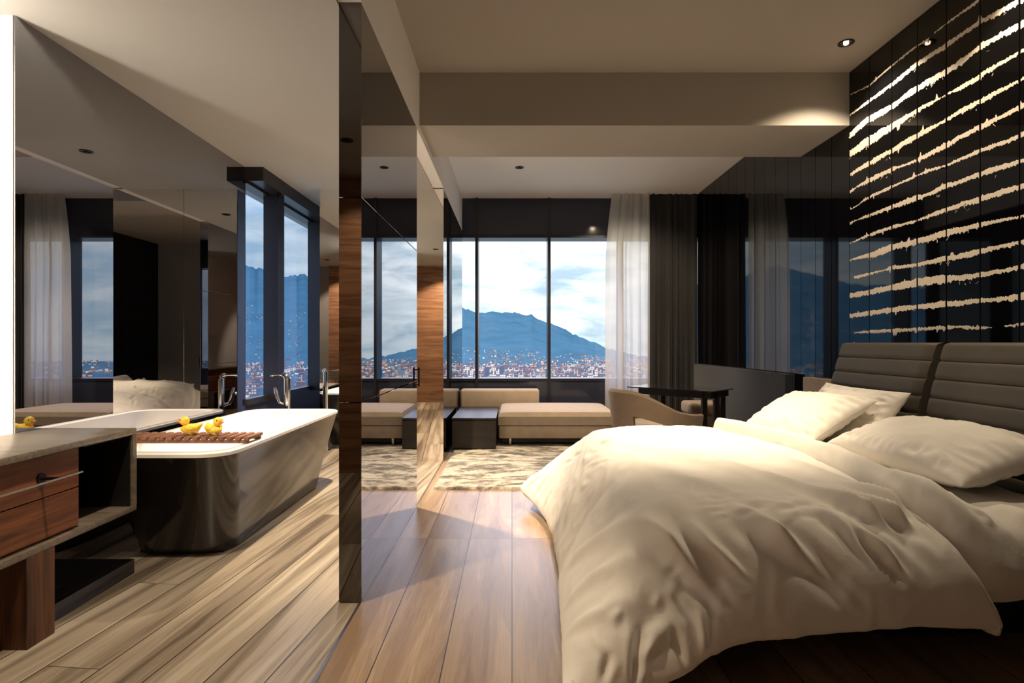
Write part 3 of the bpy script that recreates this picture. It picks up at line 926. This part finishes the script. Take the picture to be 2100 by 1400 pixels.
def headboard(y0, y1):
    nz, ny, ch = 98, 26, 7
    z0, z1 = .47, 1.117
    def prof(v):
        z = z0 + (z1 - z0) * v
        x = 2.075 + .145 * v - .02 * math.sin(PI * v)
        c = (v * ch) % 1.0
        puff = .012 * (1 - abs(2 * c - 1) ** 6)
        return x - puff, z
    mb = MB()
    def fr_(u, v):
        x, z = prof(min(v, .9999))
        a = abs(2 * u - 1)
        side = .022 * max(0, (a - .93) / .07) ** 2
        y = y0 + (y1 - y0) * u + .012 * (v - .5) * (-1 if u < .5 else 1) * a
        return (x + side + (.02 * max(0, (v - .985) / .015) ** 2), y, z)
    mb.grid(fr_, ny, nz)
    bk = lambda u, v: (2.075 + .145 * v + .05, y0 + (y1 - y0) * u, z0 + (z1 - z0) * v)
    k = len(mb.v)
    mb.grid(bk, ny, nz)
    r = [i for i in range(ny + 1)] + [(ny + 1) * j + ny for j in range(1, nz + 1)] + [(ny + 1) * nz + i for i in range(ny - 1, -1, -1)] + [(ny + 1) * j for j in range(nz - 1, 0, -1)]
    mb.f += [(r[i], r[(i + 1) % len(r)], k + r[(i + 1) % len(r)], k + r[i]) for i in range(len(r))]
    o = mb.build('headboard_cushion', M['leather'], bed, True)
    for yy in (y0 + .12, y1 - .12):
        MB().cyl((2.16, yy, .70), (2.27, yy, .70), .012).build('bracket', M['steel'], o, True)


headboard(2.945, 3.775)
headboard(2.05, 2.885)


# ---- bedding: smooth surfaces through sculpted control rows, then folds pressed into them
def patch(rows, nu, nv):
    """Catmull-Rom surface through a grid of control points (rows of equal length)."""
    P = np.array(rows, float)
    def interp1(A, n):
        k = len(A)
        A = np.concatenate([[2 * A[0] - A[1]], A, [2 * A[-1] - A[-2]]])
        out = []
        for q in range(n + 1):
            t = q / n * (k - 1)
            i = min(int(t), k - 2)
            f = t - i
            a, b, c, d = A[i], A[i + 1], A[i + 2], A[i + 3]
            out.append(.5 * (2 * b + (c - a) * f + (2 * a - 5 * b + 4 * c - d) * f * f + (3 * b - a - 3 * c + d) * f ** 3))
        return np.array(out)
    G = interp1(P, nv)
    G = np.swapaxes(interp1(np.swapaxes(G, 0, 1), nu), 0, 1)
    return G                                              # (nv + 1, nu + 1, 3)


def normals(G):
    du, dv = np.gradient(G, axis=1), np.gradient(G, axis=0)
    N = np.cross(du, dv)
    return N / np.maximum(np.linalg.norm(N, axis=2, keepdims=True), 1e-9)


def sstep(a, b, t):
    t = np.clip((t - a) / (b - a), 0, 1)
    return t * t * (3 - 2 * t)


def press_folds(G, folds):
    """Height field of tapering creases; each fold is a chain of points snapped to the surface."""
    H = np.zeros(G.shape[:2])
    flat = G.reshape(-1, 3)
    for pts, amp, wd in folds:
        p = [np.array(q, float) for q in pts]
        if len(p) == 2:
            p = [p[0], (p[0] + p[1]) / 2, p[1]]
        p = [flat[np.argmin(((flat - q) ** 2).sum(1))] for q in p]
        L = [0.0]
        for a, b in zip(p, p[1:]):
            L.append(L[-1] + np.linalg.norm(b - a))
        best, bt = np.full(H.shape, 9.0), np.zeros(H.shape)
        for k, (a, b) in enumerate(zip(p, p[1:])):
            ab = b - a
            t = np.clip(((G - a) @ ab) / max(ab @ ab, 1e-9), 0, 1)
            d = np.linalg.norm(G - a - t[..., None] * ab, axis=2)
            tt = (L[k] + t * (L[k + 1] - L[k])) / L[-1]
            m = d < best
            best, bt = np.where(m, d, best), np.where(m, tt, bt)
        q = best / (wd * (1.35 - .95 * bt))
        H += amp * (.75 * np.exp(-q) + .25 * np.exp(-q * q) - .28 * np.exp(-((q - 2.4) / 1.3) ** 2)) * sstep(-.02, .4, bt) * (1 - sstep(.7, 1.0, bt))
    for _ in range(3):
        K = np.pad(H, 1, mode='edge')
        H = (K[1:-1, 1:-1] * 2 + K[:-2, 1:-1] + K[2:, 1:-1] + K[1:-1, :-2] + K[1:-1, 2:]) / 6
    return H


def wrinkles(G, seed, a1, a2):
    H = np.zeros(G.shape[:2])
    for i in range(G.shape[0]):
        for j in range(G.shape[1]):
            x, y, z = G[i, j]
            g = noise.noise(Vector((x * 5.0 - y * 1.8, y * 1.5 + x * 1.2, seed + z)))
            k = noise.noise(Vector((x * 14 - y * 6, y * 7 + x * 3, seed + 5 + z * 9)))
            H[i, j] = a1 * (.4 - abs(g)) + a2 * (.3 - abs(k))
    return H


def bedding(name, G, H, label, cat, thick):
    V = G + normals(G) * H[..., None]
    V[..., 2] = np.maximum(V[..., 2], .012)
    nv, nu = G.shape[0] - 1, G.shape[1] - 1
    k = nu + 1
    fs = [(j * k + i, j * k + i + 1, (j + 1) * k + i + 1, (j + 1) * k + i) for j in range(nv) for i in range(nu)]
    me = bpy.data.meshes.new(name)
    me.from_pydata(V.reshape(-1, 3).tolist(), [], fs)
    me.materials.append(M['cotton'])
    me.polygons.foreach_set('use_smooth', [True] * len(me.polygons))
    o = bpy.data.objects.new(name, me)
    COL.objects.link(o)
    sd = o.modifiers.new('thickness', 'SOLIDIFY')
    sd.thickness, sd.offset = thick, -1.0
    return tag(o, label, cat)


# rows run from the near hem to the far hem, columns from the foot hem to the head edge
DUVET = [
    [(.24, 1.80, .03), (.25, 1.79, .025), (.40, 1.80, .03), (.53, 1.81, .075), (.69, 1.82, .15), (.98, 1.82, .185), (1.24, 1.82, .215), (1.50, 1.80, .212), (1.495, 1.815, .212)],
    [(.25, 1.76, .03), (.17, 1.73, .05), (.37, 1.72, .06), (.52, 1.74, .105), (.69, 1.76, .178), (.99, 1.76, .217), (1.26, 1.76, .236), (1.53, 1.77, .226), (1.515, 1.79, .222)],
    [(.26, 1.90, .03), (.172, 1.86, .05), (.30, 1.81, .21), (.46, 1.85, .31), (.68, 1.815, .36), (.97, 1.80, .385), (1.22, 1.79, .39), (1.455, 1.79, .39), (1.45, 1.82, .37)],
    [(.27, 2.10, .03), (.185, 2.10, .055), (.30, 2.09, .28), (.475, 2.06, .475), (.69, 1.99, .51), (.96, 1.965, .52), (1.20, 1.955, .52), (1.415, 1.95, .51), (1.40, 1.97, .47)],
    [(.28, 2.35, .03), (.20, 2.35, .055), (.31, 2.35, .30), (.485, 2.34, .505), (.69, 2.33, .55), (.95, 2.32, .56), (1.19, 2.31, .56), (1.42, 2.30, .545), (1.40, 2.30, .50)],
    [(.29, 2.90, .03), (.225, 2.90, .06), (.33, 2.90, .31), (.495, 2.90, .515), (.69, 2.90, .565), (.95, 2.90, .58), (1.21, 2.90, .575), (1.47, 2.90, .555), (1.45, 2.90, .50)],
    [(.27, 3.40, .03), (.205, 3.40, .07), (.33, 3.40, .32), (.50, 3.40, .52), (.69, 3.40, .565), (.93, 3.40, .58), (1.16, 3.40, .575), (1.40, 3.40, .555), (1.38, 3.40, .50)],
    [(.20, 3.68, .05), (.12, 3.70, .10), (.29, 3.74, .31), (.50, 3.73, .50), (.68, 3.75, .545), (.90, 3.76, .555), (1.10, 3.76, .555), (1.29, 3.75, .54), (1.27, 3.75, .49)],
    [(.15, 3.80, .08), (.065, 3.80, .14), (.24, 3.92, .25), (.46, 3.93, .37), (.67, 3.95, .41), (.88, 3.96, .42), (1.08, 3.96, .42), (1.27, 3.96, .41), (1.25, 3.96, .38)],
    [(.18, 3.90, .07), (.12, 3.95, .12), (.26, 4.03, .13), (.45, 4.04, .16), (.67, 4.04, .18), (.88, 4.04, .18), (1.08, 4.04, .18), (1.26, 4.04, .18), (1.24, 4.02, .18)],
]
FOLDS = [
    # ridges falling over the near edge
    ([(.47, 2.08, .48), (.55, 1.92, .42), (.71, 1.78, .22)], 0.098, .026), ([(.60, 2.0, .50), (.66, 1.88, .43), (.78, 1.81, .33)], 0.058, .020),
    ([(.78, 2.05, .53), (.88, 1.9, .44), (1.12, 1.79, .25)], 0.090, .024), ([(1.06, 2.02, .52), (1.12, 1.9, .46), (1.16, 1.80, .37)], 0.051, .016),
    ([(1.10, 2.0, .52), (1.20, 1.86, .42), (1.27, 1.79, .33)], 0.058, .016), ([(1.12, 2.2, .55), (1.24, 1.97, .50), (1.37, 1.79, .33)], 0.078, .020),
    ([(1.18, 2.25, .55), (1.32, 1.95, .49), (1.46, 1.78, .28)], 0.078, .018), ([(1.30, 2.3, .55), (1.38, 2.05, .52), (1.43, 1.82, .42)], 0.058, .014),
    # long soft swells across the top
    ([(.58, 3.4, .55), (.85, 2.6, .56), (1.12, 1.98, .51)], .016, .05), ([(.80, 2.9, .57), (1.02, 2.4, .56), (1.26, 1.95, .51)], .020, .042),
    ([(1.12, 3.2, .57), (1.28, 2.6, .56), (1.42, 2.05, .53)], .018, .04), ([(.55, 2.7, .53), (.72, 2.3, .55), (.92, 1.98, .51)], .014, .045),
    # drags on the foot side
    ([(.49, 2.05, .46), (.34, 2.2, .33), (.22, 2.42, .14)], .030, .026), ([(.50, 1.93, .38), (.34, 2.0, .27), (.19, 2.16, .08)], .030, .024),
    ([(.46, 1.84, .29), (.32, 1.86, .2), (.19, 1.98, .07)], .026, .022), ([(.50, 3.1, .5), (.36, 3.0, .36), (.24, 2.8, .14)], .014, .04),
    ([(.58, 1.80, .22), (.48, 1.80, .2), (.36, 1.76, .1)], .022, .02),
    # gathers at the two hanging corners
    ([(.42, 1.80, .22), (.38, 1.75, .12), (.37, 1.72, .05)], -.034, .014), ([(.32, 1.79, .14), (.29, 1.75, .09), (.27, 1.73, .04)], -.026, .010),
    ([(.50, 1.80, .24), (.52, 1.76, .16), (.54, 1.74, .10)], -.026, .012), ([(.60, 1.80, .3), (.60, 1.77, .2), (.60, 1.75, .14)], .024, .012),
    ([(.27, 3.80, .29), (.17, 3.78, .2), (.09, 3.76, .12)], -.026, .012), ([(.28, 3.70, .3), (.20, 3.68, .2), (.13, 3.66, .1)], .026, .013),
    ([(.26, 3.60, .26), (.20, 3.58, .17), (.16, 3.56, .09)], -.024, .012), ([(.28, 3.5, .24), (.22, 3.48, .15), (.18, 3.47, .08)], .018, .012),
    # small puckers along the near seam
    ([(.80, 2.02, .52), (.86, 2.0, .515), (.92, 2.02, .52)], -.012, .012), ([(.92, 1.97, .51), (.98, 1.99, .52), (1.03, 1.97, .515)], -.012, .011),
    ([(1.0, 2.03, .53), (1.06, 2.0, .525), (1.12, 2.03, .53)], -.012, .011),
]
rnd_ = random.Random(4)
for _ in range(34):                                       # small puckers of the seam along the near edge
    x, y = rnd_.uniform(.62, 1.42), rnd_.uniform(1.93, 2.10)
    z = .50 if y < 2.0 else .53
    dx, dy = rnd_.uniform(.03, .07), rnd_.uniform(-.035, .035)
    FOLDS.append(([(x, y, z), (x + dx, y + dy, z)], rnd_.choice([-1, 1]) * rnd_.uniform(.008, .016), rnd_.uniform(.006, .011)))
for _ in range(22):                                       # crinkles over the far corner of the foot
    x, y = rnd_.uniform(.32, .60), rnd_.uniform(2.7, 3.65)
    z = .33 + min(.2, (x - .32) * 1.1)
    FOLDS.append(([(x, y, z), (x + .07, y - rnd_.uniform(.08, .2), z + .05)], rnd_.choice([-1, 1]) * rnd_.uniform(.006, .012), rnd_.uniform(.010, .018)))
for _ in range(16):                                       # creases low on the foot corner
    x, y, z = rnd_.uniform(.2, .6), rnd_.uniform(1.74, 1.95), rnd_.uniform(.06, .3)
    FOLDS.append(([(x, y, z), (x + rnd_.uniform(-.08, .08), y, z + rnd_.uniform(.04, .1))], rnd_.choice([-1, 1]) * rnd_.uniform(.008, .016), rnd_.uniform(.008, .014)))
G = patch(DUVET, 250, 290)
bedding('duvet', G, press_folds(G, FOLDS) + wrinkles(G, 2.5, .014, .006), 'rumpled white duvet spread over the bed and hanging to the floor', 'duvet', .02)

HEAD = [(1.86, 1.475, .25), (1.80, 1.45, .39), (1.95, 1.415, .50), (2.3, 1.42, .515), (2.9, 1.47, .515), (3.4, 1.40, .515), (3.72, 1.29, .51)]
SHEET = [[(e - .01, y, z - .045), (e + .03, y, z - .005), (e + .075, y, z + (.105 if z > .45 else .02)), (e + .15, y, z + (.060 if z > .45 else .01)), (e + .25, y, z + .016), (1.80, y, z + .010), (1.985, y, z + .010)] for y, e, z in HEAD]
SHEET[0] = [(1.50, 1.86, .25), (1.55, 1.85, .26), (1.62, 1.84, .265), (1.70, 1.85, .27), (1.78, 1.86, .272), (1.88, 1.86, .275), (1.985, 1.86, .28)]
SHEET[1] = [(1.45, 1.86, .36), (1.51, 1.83, .39), (1.57, 1.82, .40), (1.66, 1.83, .39), (1.76, 1.84, .39), (1.86, 1.84, .39), (1.985, 1.85, .39)]
SF = [([(1.46 + .02 * k, 3.5 - .26 * k, .58), (1.52 + .02 * k, 3.42 - .26 * k, .58), (1.60, 3.36 - .26 * k, .55)], (-1) ** k * .016, .014) for k in range(7)] + [([(1.56, 2.6, .55), (1.50, 2.2, .55), (1.50, 1.92, .47)], .026, .022), ([(1.66, 2.4, .52), (1.60, 2.1, .52), (1.66, 1.86, .42)], .022, .03),
      ([(1.54, 3.2, .56), (1.58, 2.9, .55), (1.60, 2.7, .54)], .022, .02), ([(1.75, 2.1, .51), (1.78, 1.95, .49), (1.9, 1.85, .36)], .018, .03),
      ([(1.60, 3.0, .55), (1.62, 2.95, .55), (1.66, 2.86, .53)], -.02, .014), ([(1.56, 2.45, .56), (1.58, 2.40, .55), (1.63, 2.34, .53)], -.022, .014)]
G = patch(SHEET, 70, 190)
bedding('bed_sheet', G, press_folds(G, SF) + wrinkles(G, 8.5, .010, .006), 'turned-down white sheet between the duvet and the pillows', 'sheet', .010)


def pillow(label, c, size, rot, seed, sag=0.0):
    a, b, h = size[0] / 2, size[1] / 2, size[2] / 2
    R = rot
    mb = MB()
    n1, n2 = 56, 44
    def pt(u, v, s):
        x, y = 2 * u - 1, 2 * v - 1
        t = max(0, (1 - abs(x) ** 3.2) * (1 - abs(y) ** 3.2)) ** .58
        px = a * x * (1 - .075 * (1 - abs(y) ** 2.2) * abs(x) ** 3)
        py = b * y * (1 - .085 * (1 - abs(x) ** 2.2) * abs(y) ** 3)
        edge = max(abs(x), abs(y))
        wr = 0
        ring_ = math.exp(-((edge - .78) / .17) ** 2)
        along = (x * a if abs(y) * b / b > abs(x) else y * b)
        wr += ring_ * -.030 * abs(noise.noise(Vector((along * 19, edge * 2.2, seed + s)))) * 1.5 + ring_ * .008
        wr += .014 * noise.noise(Vector((px * 6, py * 6, seed + 3 * s))) * t - .012 * abs(noise.noise(Vector((px * 5 + py * 3, py * 9, seed + 2)))) * t
        z = s * (h * t * (1 + .18 * noise.noise(Vector((px * 3, py * 3, seed)))) + wr * min(1, t * 2.5))
        z -= sag * (x * x) * .5
        return Vector(c) + R @ Vector((px, py, z))
    for s in (1, -1):
        mb.grid(lambda u, v: pt(u, v, s), n1, n2)
    bm = bmesh.new()
    me = bpy.data.meshes.new('t')
    me.from_pydata([tuple(p) for p in mb.v], [], mb.f)
    bm.from_mesh(me)
    bpy.data.meshes.remove(me)
    bmesh.ops.remove_doubles(bm, verts=bm.verts[:], dist=.0004)
    o = MB().bm(bm).build('pillow', M['pillow'], None, True)
    for q in o.data.polygons:
        q.use_smooth = True
    sb = o.modifiers.new('smooth', 'SUBSURF')
    sb.levels = sb.render_levels = 1
    return tag(o, label, 'pillow', 'pillows against the headboard')


def prot(yaw, tilt, roll=0.0):
    """Long axis of the pillow along world Y; tilt raises the edge nearest the headboard."""
    return (Matrix.Rotation(yaw, 3, 'Z') @ Matrix.Rotation(-tilt, 3, 'Y') @ Matrix.Rotation(roll, 3, 'X')) @ Matrix.Rotation(PI / 2, 3, 'Z')


pillow('white pillow propped upright against the headboard cushion, behind another', (1.955, 3.30, .685), (.80, .42, .14), prot(0, math.radians(56)), 1.0)
pillow('plump white pillow lying in front of the upright pillow', (1.715, 3.33, .682), (.78, .46, .17), prot(.10, math.radians(30), -.05), 5.0)
pillow('plump white pillow on the near half of the bed', (1.865, 2.50, .652), (.90, .46, .19), prot(0, math.radians(16)), 9.0)

# ---------------------------------------------------------------- valley, mountains and city outside
def terrain_mat():
    m, k = new_mat('forest_slope')
    tcn = k.n('ShaderNodeTexCoord').outputs['Object']
    a = k.n('ShaderNodeTexNoise', None, Vector=tcn, Scale=0.004, Detail=8.0, Roughness=0.6).outputs[0]
    c = k.ramp(a, [(0.3, (0.042, 0.108, 0.122)), (0.7, (0.068, 0.144, 0.154))])
    b = k.n('ShaderNodeBsdfDiffuse', None, Color=c).outputs[0]
    k.n('ShaderNodeOutputMaterial', None, Surface=b)
    return m


SKYLINE = [(-2600, 120), (-1000, 110), (-700, 120), (-580, 150), (-548, 158), (-505, 152), (-470, 134), (-430, 142), (-380, 120), (-250, 92), (-105, 74), (-70, 62), (-40, 64),
           (-10, 63), (35, 58), (60, 46), (75, 42), (100, 32), (140, 12), (170, 2), (190, -10), (250, -24), (313, -34), (500, -37), (860, -38), (2600, -38)]
YN, YR, ZG = 2900.0, 6500.0, -110.0


def skyline(u):
    for (a, b) in zip(SKYLINE, SKYLINE[1:]):
        if a[0] <= u <= b[0]:
            t = (u - a[0]) / (b[0] - a[0])
            return a[1] + (b[1] - a[1]) * t
    return -38


def ground(u, y):
    """Height of the land seen along photo column offset u at depth y."""
    s = min(1, max(0, (y - YN) / (YR - YN)))
    side = min(1, max(0, (-u - 250) / 250))
    zr = HC + (skyline(u) + 5 * noise.noise(Vector((u * .06, 1, 0))) + 4 * noise.noise(Vector((u * .14, 4, 0))) + 2 * noise.noise(Vector((u * .4, 9, 0)))) / F * YR
    rise = s ** (1.35 - .45 * side)
    z = ZG + (zr - ZG) * rise
    z += 60 * noise.noise(Vector((u * .012, y * .0016, 3))) * s * (1 - s) * 2.5 * (1 if zr > 0 else .1)
    if y > YR:
        z -= (y - YR) * .6
    return z


def land_pt(i, j):
    u = -2600 + 5200 * i
    u = u if abs(u) > 1 else 1
    y = 700 * (7600 / 700) ** j if j < 1 else 7600
    return (u / F * y, y, ground(u, y))


tag(MB().grid(land_pt, 1040, 90).build('terrain', terrain_mat(), smooth=True), kind='structure')

ROOFS = [emit('city_light_%d' % i, c, s, sampled=False) for i, (c, s) in enumerate([((1, .76, .70, 1), .95), ((1, .62, .54, 1), .62), ((1, .90, .82, 1), 1.3), ((.85, .45, .42, 1), .42), ((.45, .55, .75, 1), .38)])]
FACADE = [plain('pale_render', (.20, .17, .17, 1), .8), plain('terracotta_render', (.24, .17, .16, 1), .8), plain('dark_render', (.12, .15, .22, 1), .7)]


def city_mesh(name, wd, dp, ht, wall, lit, seed):
    """One building: body, parapet and a grid of lit windows on the face to the room."""
    r = random.Random(seed)
    mb = MB().box(-wd / 2, wd / 2, 0, dp, -25, ht).box(-wd / 2 - .4, wd / 2 + .4, -.4, dp + .4, ht, ht + 1.2)
    me = bpy.data.meshes.new(name)
    vs, fs = list(mb.v), list(mb.f)
    mats = [0] * len(fs)
    nx, nz = max(2, int(wd / 5)), max(1, int(ht / 5))
    for i in range(nx):
        for j in range(nz):
            if r.random() < .30:
                continue
            x, z = -wd / 2 + (i + .5) * wd / nx, (j + .5) * ht / nz
            k = len(vs)
            a, b = wd / nx * .38, ht / nz * .36
            vs += [(x - a, -.15, z - b), (x + a, -.15, z - b), (x + a, -.15, z + b), (x - a, -.15, z + b)]
            fs.append((k, k + 1, k + 2, k + 3))
            mats.append(1)
    me.from_pydata(vs, [], fs)
    me.materials.append(wall)
    me.materials.append(lit)
    me.polygons.foreach_set('material_index', mats)
    return me


KINDS = [city_mesh('city_building', 26, 14, 12, FACADE[0], ROOFS[0], 1), city_mesh('city_building', 18, 12, 9, FACADE[1], ROOFS[1], 2),
         city_mesh('city_building', 34, 16, 16, FACADE[0], ROOFS[2], 3), city_mesh('city_building', 16, 14, 26, FACADE[0], ROOFS[0], 4),
         city_mesh('city_building', 22, 16, 10, FACADE[1], ROOFS[3], 5)]
TALL = [city_mesh('city_building', 14, 12, 34, FACADE[2], ROOFS[4], 6), city_mesh('city_building', 30, 18, 36, FACADE[0], ROOFS[2], 7)]
rnd = random.Random(11)


def put_building(me, u, y, label, group):
    o = bpy.data.objects.new('city_building', me)
    COL.objects.link(o)
    o.location = (u / F * y, y, ground(u, y) + 1)
    o.rotation_euler.z = math.atan2(-u, F) * .8 + rnd.uniform(-.25, .25)
    return tag(o, label, 'building', group)


put_building(TALL[0], -51, 1750, 'dark tower block standing low in the dusk city beside a pale one', None)
put_building(TALL[0], -21, 1820, 'second dark tower block in the dusk city, further along the window', None)
put_building(TALL[1], -90, 1720, 'pale lit tower block beside the window mullion in the dusk city', None)
put_building(TALL[1], -36, 1700, 'pale lit slab block between two dark towers in the dusk city', None)
put_building(TALL[1], 166, 1760, 'pale lit slab block beside the sheer curtain in the dusk city', None)
put_building(KINDS[3], -49, 2600, 'slender pale tower above the roofs of the dusk city', None)
SITES = [(o.location.x, o.location.y) for o in COL.objects if o.name.startswith('city_building')]


def clear_of(x, y, gap):
    return all(abs(x - a) > gap or abs(y - b) > gap for a, b in SITES)


n_ = 0
while n_ < 200:
    if n_ < 140:
        u, y = rnd.uniform(-135, 215), 1480 + 1200 * rnd.random() ** 1.3
    else:
        u, y = rnd.uniform(-570, -395), rnd.uniform(1120, 3000)
    if clear_of(u / F * y, y, 42):
        SITES.append((u / F * y, y))
        put_building(rnd.choice(KINDS), u, y, 'small lit building among the many of the city across the valley', 'buildings of the city across the valley')
        n_ += 1


def city_rest():
    """Houses too many and too small to count, in one object."""
    vs, fs, mi = [], [], []
    r = random.Random(5)
    for i in range(5200):
        k = r.random()
        if k < .45:
            u, y = r.uniform(-150, 420), 1600 + 2200 * r.random() ** 1.2
            if y > 2950 and r.random() < .65 and noise.noise(Vector((u * .02, y * .002, 1))) < .12:
                continue
        elif k < .78:
            u, y = r.uniform(-640, -330), 1100 + 3300 * r.random() ** 1.25
            if noise.noise(Vector((u * .03, y * .003, 2))) < -.05:
                continue
        else:
            u, y = r.choice([r.uniform(420, 1100), r.uniform(-1100, -640)]), 1500 + 2600 * r.random() ** 1.3
        x, z = u / F * y, ground(u, y)
        if y < 3050 and not clear_of(x, y, 30):
            continue
        big = 1.0 if u > -250 else .62
        sx_, sz_ = r.uniform(4, 11) * big, r.uniform(3, 8) * big
        k0 = len(vs)
        for dx, dy in ((-1, -1), (1, -1), (1, 1), (-1, 1)):
            vs += [(x + dx * sx_ / 2, y + dy * 4, z), (x + dx * sx_ / 2, y + dy * 4, z + sz_)]
        fs += [(k0, k0 + 2, k0 + 3, k0 + 1), (k0 + 2, k0 + 4, k0 + 5, k0 + 3), (k0 + 4, k0 + 6, k0 + 7, k0 + 5), (k0 + 6, k0, k0 + 1, k0 + 7), (k0 + 1, k0 + 3, k0 + 5, k0 + 7)]
        mi += [r.choice([0, 0, 1, 1, 1, 2, 3, 3, 4])] * 5
    me = bpy.data.meshes.new('city_lights')
    me.from_pydata(vs, [], fs)
    for m in ROOFS:
        me.materials.append(m)
    me.polygons.foreach_set('material_index', mi)
    o = bpy.data.objects.new('city_lights', me)
    COL.objects.link(o)
    return tag(o, 'countless tiny lit houses over the valley floor and slopes', 'city lights', None, 'stuff')


city_rest()
